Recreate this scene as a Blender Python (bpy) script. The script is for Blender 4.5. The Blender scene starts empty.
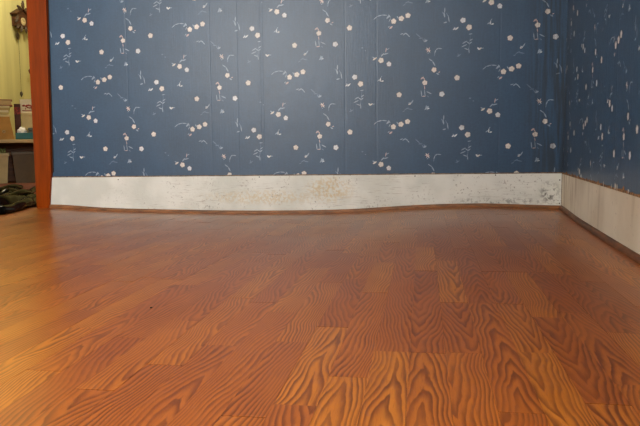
import bpy, bmesh, math, random
from mathutils import Vector, Matrix, noise
from mathutils.geometry import delaunay_2d_cdt

scene = bpy.context.scene
C = scene.collection
random.seed(7)
PI = math.pi

# ------------------------------------------------------------------ camera
CAM_Z = 0.333
cam_data = bpy.data.cameras.new('camera')
cam_data.sensor_width = 36.0
cam_data.lens = 694.88 / 640.0 * 36.0
cam_data.clip_start = 0.02
cam_data.clip_end = 100
cam = bpy.data.objects.new('camera', cam_data)
C.objects.link(cam)
_r = Vector((0.98295495, 0.18364264, -0.00865709))
_u = Vector((-0.01058602, 0.10354702, 0.99456822))
_f = Vector((-0.18354155, 0.97752411, -0.10372611))
_m = Matrix((_r, _u, -_f)).transposed().to_4x4()
_m.translation = Vector((0, 0, CAM_Z))
cam.matrix_world = _m
scene.camera = cam

# ------------------------------------------------------------------ world, daylight, exposure
world = bpy.data.worlds.new('world')
scene.world = world
world.use_nodes = True
bg = world.node_tree.nodes['Background']
bg.inputs[0].default_value = (0.80, 0.90, 1.0, 1)
bg.inputs[1].default_value = 1.2

WIN = dict(x0=-3.0, x1=-1.35, z0=0.75, z1=2.20)     # the window in the rear wall
WIN2 = dict(y0=-1.10, y1=0.35, z0=1.00, z1=2.15)     # the window in the right wall, beside the camera
def daylight(name, w, h, energy, loc, rot):
    ld = bpy.data.lights.new(name, 'AREA')
    ld.shape = 'RECTANGLE'
    ld.size, ld.size_y = w, h
    ld.energy = energy
    ld.color = (1.0, 0.965, 0.91)
    lo = bpy.data.objects.new(name, ld)
    C.objects.link(lo)
    lo.location = loc
    lo.rotation_euler = rot
daylight('window_daylight', WIN['x1'] - WIN['x0'] - .06, WIN['z1'] - WIN['z0'] - .06, 124,
         ((WIN['x0'] + WIN['x1']) / 2, -1.30, (WIN['z0'] + WIN['z1']) / 2), (PI / 2, 0, 0))            # faces +Y
daylight('window_daylight', WIN2['y1'] - WIN2['y0'] - .06, WIN2['z1'] - WIN2['z0'] - .06, 102,
         (0.5255 + .10, (WIN2['y0'] + WIN2['y1']) / 2, (WIN2['z0'] + WIN2['z1']) / 2), (PI / 2, 0, PI / 2))   # faces -X

vs = scene.view_settings
vs.view_transform = 'Standard'
vs.look = 'None'
vs.exposure = 0.2
vs.gamma = 1.0
vs.use_curve_mapping = False
scene.cycles.sample_clamp_indirect = 3.0
scene.cycles.caustics_reflective = False
scene.cycles.caustics_refractive = False
scene.cycles.denoising_prefilter = 'NONE'     # keeps the fine print of floor and paper

# ------------------------------------------------------------------ helpers
def lin(c):
    return tuple(((v / 255) / 12.92 if v <= 10 else (((v / 255) + 0.055) / 1.055) ** 2.4) for v in c)

def rgba(c):
    return (*lin(c), 1.0)

class NT:
    """small helper around a material's node tree"""
    def __init__(self, name, rough=0.5, spec=0.5):
        self.m = bpy.data.materials.new(name)
        self.m.use_nodes = True
        self.t = self.m.node_tree
        self.b = self.t.nodes['Principled BSDF']
        self.b.inputs['Roughness'].default_value = rough
        self.b.inputs['Specular IOR Level'].default_value = spec
    def n(self, kind, **kw):
        nd = self.t.nodes.new(kind)
        for k, v in kw.items():
            setattr(nd, k, v)
        return nd
    def link(self, a, b):
        self.t.links.new(a, b)
    def put(self, sock, v):
        if isinstance(v, bpy.types.NodeSocket):
            self.link(v, sock)
        else:
            sock.default_value = v
    def math(self, op, a, b=None, c=None, clamp=False):
        nd = self.n('ShaderNodeMath', operation=op, use_clamp=clamp)
        for i, v in enumerate((a, b, c)):
            if v is not None:
                self.put(nd.inputs[i], v)
        return nd.outputs[0]
    def vec(self, x, y, z):
        nd = self.n('ShaderNodeCombineXYZ')
        for i, v in enumerate((x, y, z)):
            self.put(nd.inputs[i], v)
        return nd.outputs[0]
    def sep(self, v):
        nd = self.n('ShaderNodeSeparateXYZ')
        self.link(v, nd.inputs[0])
        return nd.outputs
    def noise(self, v, scale=1.0, detail=2.0, rough=0.5):
        nd = self.n('ShaderNodeTexNoise')
        self.link(v, nd.inputs['Vector'])
        nd.inputs['Scale'].default_value = scale
        nd.inputs['Detail'].default_value = detail
        nd.inputs['Roughness'].default_value = rough
        return nd.outputs['Fac']
    def ramp(self, v, lo, hi, a=0.0, b=1.0, smooth=True):
        nd = self.n('ShaderNodeMapRange')
        nd.interpolation_type = 'SMOOTHSTEP' if smooth else 'LINEAR'
        self.put(nd.inputs[0], v)
        for i, x in enumerate((lo, hi, a, b)):
            self.put(nd.inputs[1 + i], x)
        return nd.outputs[0]
    def mix(self, fac, a, b, mode='MIX'):
        nd = self.n('ShaderNodeMix', data_type='RGBA', blend_type=mode)
        self.put(nd.inputs[0], fac)
        self.put(nd.inputs[6], a)
        self.put(nd.inputs[7], b)
        return nd.outputs[2]
    def bump(self, h, dist=0.001, strength=1.0):
        nd = self.n('ShaderNodeBump')
        nd.inputs['Strength'].default_value = strength
        nd.inputs['Distance'].default_value = dist
        self.link(h, nd.inputs['Height'])
        self.link(nd.outputs[0], self.b.inputs['Normal'])
    def obj(self):
        return self.n('ShaderNodeTexCoord').outputs['Object']
    def base(self, v):
        self.put(self.b.inputs['Base Color'], v)

def simple(name, col, rough=0.5, var=0.12, scale=8.0, spec=0.5, stretch=(1, 1, 1), bump=0.0):
    t = NT(name, rough, spec)
    mp = t.n('ShaderNodeMapping')
    t.link(t.obj(), mp.inputs[0])
    mp.inputs['Scale'].default_value = stretch
    nz = t.noise(mp.outputs[0], scale, 4.0, 0.6)
    dark = tuple(max(0, v * (1 - var)) for v in col)
    lite = tuple(min(255, v * (1 + var)) for v in col)
    t.base(t.mix(t.ramp(nz, 0.3, 0.7), rgba(dark), rgba(lite)))
    if bump:
        t.bump(nz, bump)
    return t.m

def link_mesh(name, me, mats, parent=None):
    o = bpy.data.objects.new(name, me)
    if not isinstance(mats, (list, tuple)):
        mats = [mats]
    for m in mats:
        me.materials.append(m)
    C.objects.link(o)
    if parent:
        o.parent = parent
    return o

def obj(name, bm, mats, parent=None, smooth=False):
    me = bpy.data.meshes.new(name)
    bmesh.ops.recalc_face_normals(bm, faces=bm.faces)
    bm.to_mesh(me)
    bm.free()
    if smooth:
        for p in me.polygons:
            p.use_smooth = True
    return link_mesh(name, me, mats, parent)

def empty(name, loc=(0, 0, 0), rotz=0.0):
    o = bpy.data.objects.new(name, None)
    o.empty_display_size = 0.1
    C.objects.link(o)
    o.location = loc
    o.rotation_euler = (0, 0, rotz)
    return o

def tag(o, label, cat, group=None):
    o['label'] = label
    o['category'] = cat
    if group:
        o['group'] = group
    return o

def struct(o):
    o['kind'] = 'structure'
    return o

def box(bm, x0, x1, y0, y1, z0, z1, bevel=0.0, mat=None):
    r = bmesh.ops.create_cube(bm, size=1.0)
    vs_ = r['verts']
    bmesh.ops.scale(bm, vec=(x1 - x0, y1 - y0, z1 - z0), verts=vs_)
    bmesh.ops.translate(bm, vec=((x0 + x1) / 2, (y0 + y1) / 2, (z0 + z1) / 2), verts=vs_)
    if bevel:
        es = list({e for v in vs_ for e in v.link_edges})
        r = bmesh.ops.bevel(bm, geom=es, offset=bevel, segments=2, affect='EDGES', profile=0.5)
    return vs_

def bx(x0, x1, y0, y1, z0, z1, bevel=0.0):
    bm = bmesh.new()
    box(bm, x0, x1, y0, y1, z0, z1, bevel)
    return bm

def prism(bm, pts, axis, a, b):
    """extrude a 2D polygon along an axis: pts in the other two axes, in order"""
    def P(p, t):
        if axis == 'x': return (t, p[0], p[1])
        if axis == 'y': return (p[0], t, p[1])
        return (p[0], p[1], t)
    va = [bm.verts.new(P(p, a)) for p in pts]
    vb = [bm.verts.new(P(p, b)) for p in pts]
    n = len(pts)
    bm.faces.new(va)
    bm.faces.new(vb[::-1])
    for i in range(n):
        bm.faces.new((va[i], vb[i], vb[(i + 1) % n], va[(i + 1) % n]))

def tube(bm, path, r, seg=8):
    rings = []
    n = len(path)
    for i, p in enumerate(path):
        p = Vector(p)
        d = (Vector(path[min(i + 1, n - 1)]) - Vector(path[max(i - 1, 0)])).normalized()
        a = d.orthogonal().normalized()
        if i:
            a = (pa - d * pa.dot(d)).normalized()
        pa = a
        b = d.cross(a)
        rr = r[i] if isinstance(r, (list, tuple)) else r
        rings.append([bm.verts.new(p + (a * math.cos(2 * PI * k / seg) + b * math.sin(2 * PI * k / seg)) * rr) for k in range(seg)])
    for i in range(n - 1):
        for k in range(seg):
            bm.faces.new((rings[i][k], rings[i][(k + 1) % seg], rings[i + 1][(k + 1) % seg], rings[i + 1][k]))
    bm.faces.new(rings[0][::-1])
    bm.faces.new(rings[-1])

def lathe(bm, prof, seg=16, cx=0, cy=0):
    """prof: list of (radius, z)"""
    rings = [[bm.verts.new((cx + r * math.cos(2 * PI * k / seg), cy + r * math.sin(2 * PI * k / seg), z)) for k in range(seg)] for r, z in prof]
    for i in range(len(prof) - 1):
        for k in range(seg):
            bm.faces.new((rings[i][k], rings[i][(k + 1) % seg], rings[i + 1][(k + 1) % seg], rings[i + 1][k]))
    bm.faces.new(rings[0][::-1])
    bm.faces.new(rings[-1])

def smoothstep(a, b, x):
    t = max(0.0, min(1.0, (x - a) / (b - a)))
    return t * t * (3 - 2 * t)

# ------------------------------------------------------------------ room numbers
XL, XR, YB, YF, CEIL = -3.30, 0.5255, 3.45, -1.20, 2.40
WT = 0.12                                # wall thickness
DOOR = dict(x0=-3.03, x1=-2.210, z=2.03)
KX0, KX1, KY1 = -3.85, -0.9, 7.3         # the room beyond the doorway
KZ = -0.030                              # its floor level

# floor height along the back wall: the laminate has sunk on the left and heaved on the right
EDGE = [(-3.4, -0.018), (-2.121, -0.0197), (-1.798, -0.0356), (-1.484, -0.0404), (-1.179, -0.0424), (-0.883, -0.0403),
        (-0.596, -0.0336), (-0.453, -0.027), (-0.318, -0.017), (-0.184, -0.0073), (-0.047, -0.0005), (0.144, 0.0048),
        (0.239, 0.0036), (0.471, -0.002), (0.6, -0.0029)]
def edge_z(x):
    if x <= EDGE[0][0]:
        return EDGE[0][1]
    for i in range(len(EDGE) - 1):
        if x <= EDGE[i + 1][0]:
            p0 = EDGE[max(i - 1, 0)]; p1 = EDGE[i]; p2 = EDGE[i + 1]; p3 = EDGE[min(i + 2, len(EDGE) - 1)]
            t = (x - p1[0]) / (p2[0] - p1[0])
            m1 = (p2[1] - p0[1]) / (p2[0] - p0[0]) * (p2[0] - p1[0])
            m2 = (p3[1] - p1[1]) / (p3[0] - p1[0]) * (p2[0] - p1[0])
            t2, t3 = t * t, t * t * t
            return (2 * t3 - 3 * t2 + 1) * p1[1] + (t3 - 2 * t2 + t) * m1 + (-2 * t3 + 3 * t2) * p2[1] + (t3 - t2) * m2
    return EDGE[-1][1]

def floor_z(x, y):
    e = edge_z(x)
    yc = 3.0 + .05 * noise.noise(Vector((x * 3.0, 0, 7.7)))          # crease where the last rows tip down to the wall
    z = e * smoothstep(1.3, 3.05, y)
    if e < 0:
        k = smoothstep(-.45, -.75, x) * smoothstep(-2.05, -1.75, x)
        z2 = e * (.45 * smoothstep(1.3, 2.9, y) + .55 * max(0.0, min(1.0, (y - yc) / (YB - yc))))
        z += (z2 - z) * k
    z += -0.010 * smoothstep(0.15, 0.5, x) * (1 - smoothstep(2.9, 3.45, y)) * smoothstep(0.3, 1.6, y)
    z += 0.0004 * noise.noise(Vector((x * 2.2, y * 2.2, 3.1)))
    return z

def floor_n(x, y):
    h = 0.01
    return Vector((-(floor_z(x + h, y) - floor_z(x - h, y)) / (2 * h), -(floor_z(x, y + h) - floor_z(x, y - h)) / (2 * h), 1)).normalized()

# ------------------------------------------------------------------ materials of the shell
def wallpaper_mat(name, col, rough=0.40, var=0.11):
    t = NT(name, rough, 0.68)
    o = t.obj()
    s = t.sep(o)
    # the sheet lies over old panelling: shallow grooves show through as vertical lines
    along = t.math('ADD', s[0], s[1])
    h = None
    for gx in (-1.668, -1.213, -1.069, -0.949, -0.935, -0.516, -0.36, 0.226, 0.40):
        d = t.math('ABSOLUTE', t.math('SUBTRACT', along, gx + 3.45))
        k = t.ramp(d, 0.0, 0.006, -1.0, 0.0)
        h = k if h is None else t.math('ADD', h, k)
    st = t.noise(t.vec(t.math('MULTIPLY', along, 140.0), t.math('MULTIPLY', s[2], 9.0), 0.0), 1.0, 3.0, 0.6)
    bl = t.noise(o, 5.0, 3.0, 0.55)
    hh = t.math('ADD', t.math('MULTIPLY', h, 0.20), t.math('MULTIPLY', st, 0.30))
    hh = t.math('ADD', hh, t.math('MULTIPLY', bl, 1.2))
    t.bump(hh, 0.0016)
    fade = t.ramp(t.math('ADD', t.math('MULTIPLY', bl, 0.6), t.math('MULTIPLY', st, 0.4)), 0.3, 0.7)
    # linen-like mottling of the old print
    wv = t.noise(t.vec(t.math('MULTIPLY', along, 70.0), t.math('MULTIPLY', s[2], 110.0), 2.0), 1.0, 3.0, 0.7)
    fade = t.math('ADD', t.math('MULTIPLY', fade, 0.55), t.math('MULTIPLY', t.ramp(wv, 0.3, 0.7), 0.45))
    dark = tuple(v * (1 - var) for v in col); lite = tuple(min(255, v * (1 + var)) for v in col)
    c = t.mix(fade, rgba(dark), rgba(lite))
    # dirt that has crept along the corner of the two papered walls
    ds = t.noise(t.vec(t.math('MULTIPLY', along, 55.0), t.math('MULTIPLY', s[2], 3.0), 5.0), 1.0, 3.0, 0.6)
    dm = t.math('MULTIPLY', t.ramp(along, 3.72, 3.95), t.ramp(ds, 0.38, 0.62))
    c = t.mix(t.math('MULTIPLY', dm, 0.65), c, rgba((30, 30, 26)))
    t.base(c)
    return t.m

WP = {
    'base': wallpaper_mat('wallpaper_blue', (41, 72, 99)),
    'tan': wallpaper_mat('wallpaper_tan_outline', (100, 88, 90)),
    'c': wallpaper_mat('wallpaper_cream', (214, 207, 197)),
    'w': wallpaper_mat('wallpaper_white', (206, 210, 212)),
    'p': wallpaper_mat('wallpaper_pink', (186, 164, 160)),
    'l': wallpaper_mat('wallpaper_pale_leaf', (140, 156, 172)),
    'f': wallpaper_mat('wallpaper_faint_leaf', (98, 118, 142)),
    'y': wallpaper_mat('wallpaper_flower_heart', (206, 186, 164)),
}
WPK = ['base', 'tan', 'l', 'f', 'p', 'c', 'w', 'y']

def plaster(name, col):
    return simple(name, col, 0.85, 0.03, 3.0, bump=0.001)

m_ceiling = plaster('ceiling_white', (226, 222, 212))
m_plaster = simple('old_plaster_brown', (120, 100, 78), 0.9, 0.25, 40.0)
m_kwall = simple('cream_kitchen_paint', (204, 197, 134), 0.6, 0.04, 2.0, stretch=(1, 6, 0.4))

def board_mat():
    t = NT('scuffed_white_paint', 0.55, 0.4)
    o = t.obj()
    s = t.sep(o)
    base = t.mix(t.ramp(t.noise(o, 6.0, 3.0), 0.35, 0.65), rgba((216, 217, 206)), rgba((234, 234, 224)))
    along = t.math('ADD', s[0], t.math('MULTIPLY', s[1], 1.0))
    # long scrape marks left by the old skirting
    sc = t.noise(t.vec(t.math('MULTIPLY', along, 14.0), t.math('MULTIPLY', s[2], 170.0), 0.0), 1.0, 4.0, 0.65)
    band = t.noise(t.vec(t.math('MULTIPLY', along, 3.0), t.math('MULTIPLY', s[2], 9.0), 4.0), 1.0, 2.0)
    scm = t.math('MULTIPLY', t.ramp(sc, 0.54, 0.70), t.ramp(band, 0.40, 0.62))
    # clean left end: the marks start about half a metre from the door casing
    scm = t.math('MULTIPLY', scm, t.ramp(s[0], -1.95, -1.45))
    c1 = t.mix(t.math('MULTIPLY', scm, 0.55), base, rgba((132, 112, 86)))
    # fine specks of old glue
    sp = t.ramp(t.noise(o, 95.0, 2.0, 0.6), 0.60, 0.70)
    spm = t.math('MULTIPLY', sp, t.ramp(t.noise(o, 7.0, 2.0), 0.40, 0.62))
    spm = t.math('MULTIPLY', spm, t.ramp(s[0], -2.0, -1.5))
    c2 = t.mix(t.math('MULTIPLY', spm, 0.55), c1, rgba((120, 104, 84)))
    # yellowed, flaking patch low on the wall
    def blob(cx, cz, rx, rz, amp):
        dx = t.math('DIVIDE', t.math('SUBTRACT', s[0], cx), rx)
        dz = t.math('DIVIDE', t.math('SUBTRACT', s[2], cz), rz)
        d = t.math('SQRT', t.math('ADD', t.math('MULTIPLY', dx, dx), t.math('MULTIPLY', dz, dz)))
        return t.ramp(d, 0.25, 1.0, amp, 0.0)
    fl = t.ramp(t.noise(o, 70.0, 3.0, 0.7), 0.42, 0.58)
    ye = t.math('MAXIMUM', blob(-0.60, 0.085, 0.16, 0.09, 1.0), blob(-0.95, 0.045, 0.42, 0.05, 0.7))
    c3 = t.mix(t.math('MULTIPLY', t.math('MULTIPLY', fl, ye), 0.62), c2, rgba((206, 176, 108)))
    # mould in the corner
    mo = t.math('MULTIPLY', t.ramp(t.noise(o, 55.0, 3.0, 0.6), 0.46, 0.62),
                t.math('MAXIMUM', blob(0.465, 0.075, 0.06, 0.075, 1.0), blob(0.24, 0.035, 0.34, 0.022, 0.7)))
    c4 = t.mix(t.math('MULTIPLY', mo, 0.75), c3, rgba((72, 66, 50)))
    t.base(c4)
    t.bump(t.math('ADD', sc, t.math('MULTIPLY', fl, 0.4)), 0.0006)
    return t.m
m_board = board_mat()

def board_right_mat():
    t = NT('dingy_cream_paint', 0.6, 0.4)
    o = t.obj()
    s = t.sep(o)
    base = t.mix(t.ramp(t.noise(o, 5.0, 3.0), 0.35, 0.65), rgba((220, 207, 180)), rgba((234, 223, 198)))
    # brown runs of glue by the corner
    run = t.noise(t.vec(t.math('MULTIPLY', s[1], 26.0), t.math('MULTIPLY', s[2], 3.0), 0.0), 1.0, 2.0)
    near = t.ramp(s[1], 2.85, 3.25)
    c1 = t.mix(t.math('MULTIPLY', t.math('MULTIPLY', t.ramp(run, 0.46, 0.66), near), 0.6), base, rgba((150, 118, 74)))
    run2 = t.noise(t.vec(t.math('MULTIPLY', s[1], 14.0), t.math('MULTIPLY', s[2], 2.0), 7.0), 1.0, 2.0)
    c2 = t.mix(t.math('MULTIPLY', t.ramp(run2, 0.56, 0.70), 0.22), c1, rgba((150, 124, 84)))
    sp = t.ramp(t.noise(o, 60.0, 2.0, 0.6), 0.67, 0.74)
    c3 = t.mix(t.math('MULTIPLY', sp, 0.4), c2, rgba((120, 96, 66)))
    t.base(c3)
    t.bump(run, 0.0006)
    return t.m
m_board_r = board_right_mat()
m_trim = simple('brown_shoe_moulding', (128, 82, 42), 0.5, 0.22, 14.0, stretch=(1.0, 1.0, 6.0))
m_trim_r = simple('dark_brown_shoe_moulding', (104, 64, 34), 0.5, 0.2, 14.0, stretch=(1.0, 1.0, 6.0))
m_casing = simple('orange_brown_casing_varnish', (134, 55, 2), 0.36, 0.10, 5.0, spec=.2, stretch=(10, 10, 0.7))
m_gap_shadow = simple('gap_shadow_dark', (40, 30, 24), 0.9, 0.2, 20.0)
m_nail = simple('dark_nail', (48, 38, 30), 0.6, 0.2, 30.0)

def wood_floor_mat():
    t = NT('oak_print_laminate', 0.30, 0.6)
    uv = t.n('ShaderNodeUVMap', uv_map='stave_uv').outputs[0]
    s = t.sep(uv)
    u, v = s[0], s[1]
    at = t.n('ShaderNodeAttribute', attribute_name='stave')
    a = t.n('ShaderNodeSeparateColor')
    t.link(at.outputs['Color'], a.inputs[0])
    R_, G_, B_ = a.outputs[0], a.outputs[1], a.outputs[2]
    seed = t.math('MULTIPLY', G_, 61.0)
    c0 = t.math('MULTIPLY_ADD', R_, 0.085, -0.015)          # where the cathedral's axis runs
    n0 = t.noise(t.vec(t.math('MULTIPLY', u, 6.0), t.math('MULTIPLY', v, 5.0), seed), 1.0, 1.0)
    n0 = t.math('SUBTRACT', n0, 0.5)
    du = t.math('ADD', t.math('SUBTRACT', u, c0), t.math('MULTIPLY', n0, 0.045))
    n1 = t.noise(t.vec(t.math('MULTIPLY', u, 34.0), t.math('MULTIPLY', v, 6.0), seed), 1.0, 2.0, 0.5)
    n1 = t.math('SUBTRACT', n1, 0.5)
    n2 = t.noise(t.vec(t.math('MULTIPLY', u, 150.0), t.math('MULTIPLY', v, 24.0), seed), 1.0, 2.0, 0.6)
    n2 = t.math('SUBTRACT', n2, 0.5)
    A = t.math('MULTIPLY_ADD', B_, 1000.0, 800.0)
    sgn = t.math('SUBTRACT', t.math('MULTIPLY', t.math('GREATER_THAN', G_, 0.5), 2.0), 1.0)
    K = t.math('MULTIPLY', sgn, t.math('MULTIPLY_ADD', B_, -8.0, 16.0))
    ab = t.math('ABSOLUTE', du)
    q = t.math('ADD', t.math('MULTIPLY', t.math('MULTIPLY', du, du), A), t.math('MULTIPLY', ab, 56.0))
    q = t.math('ADD', q, t.math('MULTIPLY', v, K))
    q = t.math('ADD', q, t.math('MULTIPLY', n1, 2.0))
    q = t.math('ADD', q, t.math('MULTIPLY', n2, 0.34))
    fr = t.math('FRACT', t.math('ADD', q, 100.0))
    up = t.ramp(fr, 0.15, 0.82)
    dn = t.ramp(fr, 0.86, 1.0, 1.0, 0.0)
    line = t.math('MULTIPLY', up, dn)
    strength = t.ramp(t.noise(t.vec(t.math('MULTIPLY', u, 20.0), t.math('MULTIPLY', v, 6.0), t.math('ADD', seed, 9.0)), 1.0, 2.0), 0.25, 0.65, 0.5, 1.0)
    line = t.math('MULTIPLY', line, strength)
    tone = t.n('ShaderNodeValToRGB')
    cr = tone.color_ramp
    cr.elements[0].position = 0.0
    cr.elements[0].color = rgba((164, 86, 26))
    cr.elements[1].position = 1.0
    cr.elements[1].color = rgba((198, 118, 30))
    e = cr.elements.new(0.5)
    e.color = rgba((182, 100, 28))
    t.link(B_, tone.inputs[0])
    dk = t.n('ShaderNodeValToRGB')
    cr = dk.color_ramp
    cr.elements[0].color = rgba((92, 38, 6))
    cr.elements[1].color = rgba((110, 50, 10))
    t.link(R_, dk.inputs[0])
    col = t.mix(t.math('MULTIPLY', line, 0.86), tone.outputs[0], dk.outputs[0])
    # pores and soft long streaks
    po = t.ramp(t.noise(t.vec(t.math('MULTIPLY', u, 900.0), t.math('MULTIPLY', v, 34.0), seed), 1.0, 2.0), 0.56, 0.70)
    col = t.mix(t.math('MULTIPLY', po, 0.28), col, rgba((96, 42, 8)))
    sk = t.noise(t.vec(t.math('MULTIPLY', u, 60.0), t.math('MULTIPLY', v, 2.5), t.math('ADD', seed, 3.0)), 1.0, 2.0)
    col = t.mix(t.ramp(sk, 0.35, 0.65, 0.0, 0.22), col, rgba((150, 74, 20)))
    t.base(col)
    # traffic wear: slightly cloudy gloss
    w = t.noise(t.obj(), 3.0, 3.0)
    t.link(t.ramp(w, 0.3, 0.7, 0.285, 0.315), t.b.inputs['Roughness'])
    return t.m
m_floor = wood_floor_mat()
m_subfloor = simple('dark_subfloor', (46, 26, 14), 0.9, 0.2, 10.0)
m_kfloor = simple('kitchen_floor_brown', (126, 70, 36), 0.35, 0.2, 6.0, stretch=(14, 1, 1))
m_winframe = simple('window_frame_white', (232, 230, 224), 0.45, 0.03, 6.0)
def glass_mat():
    m = bpy.data.materials.new('window_glass')
    m.use_nodes = True
    t = m.node_tree
    t.nodes.remove(t.nodes['Principled BSDF'])
    tr = t.nodes.new('ShaderNodeBsdfTransparent'); gl = t.nodes.new('ShaderNodeBsdfGlossy'); mx = t.nodes.new('ShaderNodeMixShader')
    gl.inputs['Roughness'].default_value = 0.02
    mx.inputs[0].default_value = 0.06
    t.links.new(tr.outputs[0], mx.inputs[1]); t.links.new(gl.outputs[0], mx.inputs[2])
    t.links.new(mx.outputs[0], t.nodes['Material Output'].inputs[0])
    return m
m_glass = glass_mat()

# ------------------------------------------------------------------ printed wallpaper: one repeat, cut into the sheet, then laid over the walls
PW, PH = 0.52017, 0.507
STROKES = [(-0.3378,0.2319,-0.3229,0.2467,0.0065,'l'),(-0.3254,0.2408,-0.3032,0.2461,0.006,'l'),(-0.3155,0.2516,-0.3116,0.2713,0.005,'p'),(-0.3131,0.2614,-0.2982,0.2688,0.0045,'l'),(-0.3776,0.2157,-0.3602,0.2265,0.009,'c'),(-0.3801,0.2306,-0.3676,0.2236,0.006,'l'),(-0.5138,0.5989,-0.5023,0.6088,0.0065,'w'),(-0.5033,0.5991,-0.4893,0.6115,0.0075,'w'),(-0.5103,0.6129,-0.5013,0.6049,0.005,'l'),(-0.4397,0.5763,-0.4238,0.5783,0.0045,'l'),(-0.4322,0.5717,-0.4409,0.4889,0.0025,'f'),(-0.4368,0.545,-0.4219,0.5544,0.0055,'l'),(-0.4497,0.5423,-0.4368,0.5323,0.005,'l'),(-0.4687,0.5339,-0.4487,0.5452,0.0055,'l'),(-0.4378,0.5304,-0.4249,0.5409,0.005,'l'),(-0.4727,0.5183,-0.4488,0.5286,0.0055,'l'),(-0.4598,0.5112,-0.4409,0.504,0.0055,'l'),(-0.4403,0.5128,-0.4369,0.4883,0.005,'l'),(-0.4949,0.4736,-0.4768,0.4831,0.0055,'f'),(-0.4903,0.4882,-0.4849,0.4724,0.004,'f'),(-0.3991,0.5131,-0.3883,0.5021,0.0095,'w'),(-0.3922,0.5032,-0.3803,0.5117,0.007,'c'),(-0.3813,0.5088,-0.3695,0.5096,0.0045,'l'),(-0.2031,0.5037,-0.1905,0.5112,0.01,'c'),(-0.1934,0.5064,-0.1809,0.5245,0.006,'l'),(-0.2021,0.5143,-0.1953,0.5045,0.006,'l'),(-0.2229,0.4789,-0.203,0.4892,0.0045,'f'),(-0.2088,0.4845,-0.184,0.4792,0.005,'f'),(-0.2331,0.4694,-0.2204,0.475,0.004,'f'),(-0.1256,0.4773,-0.1103,0.4876,0.0065,'l'),(-0.114,0.4752,-0.1065,0.4943,0.005,'l'),(-0.1209,0.4926,-0.1131,0.4819,0.005,'l'),(-0.1122,0.4819,-0.1026,0.4836,0.0055,'w'),(-0.3732,0.9168,-0.3566,0.9304,0.0045,'l'),(-0.3566,0.9304,-0.3333,0.9361,0.005,'l'),(-0.3333,0.9361,-0.309,0.9337,0.005,'l'),(-0.3109,0.9181,-0.2964,0.9327,0.009,'l'),(-0.3022,0.9367,-0.2926,0.9231,0.0055,'l'),(-0.2916,0.9183,-0.2993,0.9035,0.004,'l'),(-0.2963,0.8702,-0.2828,0.8801,0.0095,'p'),(-0.3041,0.8752,-0.2963,0.8825,0.005,'l'),(-0.2607,0.9275,-0.253,0.9158,0.006,'l'),(-0.2445,0.8408,-0.2296,0.845,0.005,'l'),(-0.2315,0.8365,-0.2171,0.8464,0.005,'l'),(-0.22,0.8465,-0.2055,0.8356,0.0055,'l'),(-0.2075,0.8356,-0.1988,0.8268,0.005,'l'),(-0.1691,0.8423,-0.1475,0.8227,0.005,'f'),(-0.1547,0.8187,-0.1356,0.8199,0.005,'f'),(-0.1379,0.8152,-0.1288,0.8008,0.0045,'f'),(-0.1316,0.8018,-0.1155,0.8088,0.0095,'l'),(-0.1289,0.8168,-0.1212,0.8052,0.006,'f'),(-0.0798,0.7453,-0.0733,0.7621,0.0055,'l'),(-0.0733,0.7621,-0.0629,0.7693,0.0055,'l'),(-0.0629,0.7684,-0.0449,0.7664,0.005,'l'),(-0.0779,0.7471,-0.0807,0.733,0.0045,'f'),(-0.6269,0.974,-0.609,0.9617,0.0055,'l'),(-0.609,0.9617,-0.5972,0.9401,0.0065,'l'),(-0.5905,0.9052,-0.5785,0.898,0.0075,'l'),(-0.5815,0.9078,-0.5734,0.9113,0.005,'p'),(-0.665,0.8781,-0.6518,0.8883,0.0085,'p'),(-0.6528,0.8864,-0.6459,0.8735,0.006,'p'),(-0.6481,0.8455,-0.6453,0.8289,0.0045,'p'),(-0.6635,0.8237,-0.6597,0.7954,0.005,'l'),(-0.6473,0.828,-0.6435,0.7968,0.004,'l'),(-0.6363,0.818,-0.6133,0.8065,0.006,'l'),(-0.6577,0.7954,-0.6415,0.7968,0.005,'p'),(-0.6355,0.7985,-0.6254,0.7914,0.0045,'f'),(-0.6431,0.7365,-0.6288,0.7467,0.0065,'l'),(-0.6279,0.7399,-0.6389,0.751,0.005,'l'),(-0.5533,0.7037,-0.5544,0.6813,0.006,'l'),(-0.5579,0.6814,-0.5531,0.6598,0.0075,'l'),(-0.5669,0.6865,-0.558,0.6746,0.0045,'f'),(-0.537,0.6662,-0.5322,0.6369,0.005,'l'),(-0.5582,0.6336,-0.5432,0.6371,0.0065,'l'),(-0.5459,0.6791,-0.537,0.6623,0.004,'f'),(-0.3547,0.6199,-0.3419,0.6293,0.006,'l'),(-0.3419,0.6177,-0.3399,0.6351,0.006,'w'),(-0.337,0.6186,-0.3252,0.6212,0.0075,'w'),(-0.3399,0.636,-0.3331,0.6445,0.004,'l'),(-0.1228,0.7646,-0.0989,0.7601,0.006,'p'),(-0.116,0.7512,-0.1038,0.7735,0.006,'p'),(-0.1181,0.773,-0.1017,0.7517,0.006,'c'),(-0.1131,0.7444,-0.1055,0.7508,0.004,'l'),(-0.4352,0.7823,-0.4253,0.783,0.0065,'f'),(-0.4185,0.7702,-0.4116,0.7681,0.005,'f')]
FL = {'B1': (-1.8374, 0.6507), 'B2': (-1.8003, 0.6626), 'B3': (-1.7684, 0.6753), 'F': (-1.6421, 0.9211), 'P1': (-2.0284, 0.8961), 'P2': (-1.9993, 0.8623), 'R': (-1.6858, 0.8608), 'S1': (-1.8097, 0.8059), 'S2': (-1.6044, 0.8045), 'S3': (-1.5332, 0.8804), 'T2': (-1.8987, 0.9731), 'T3': (-1.8599, 0.9547)}

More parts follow.
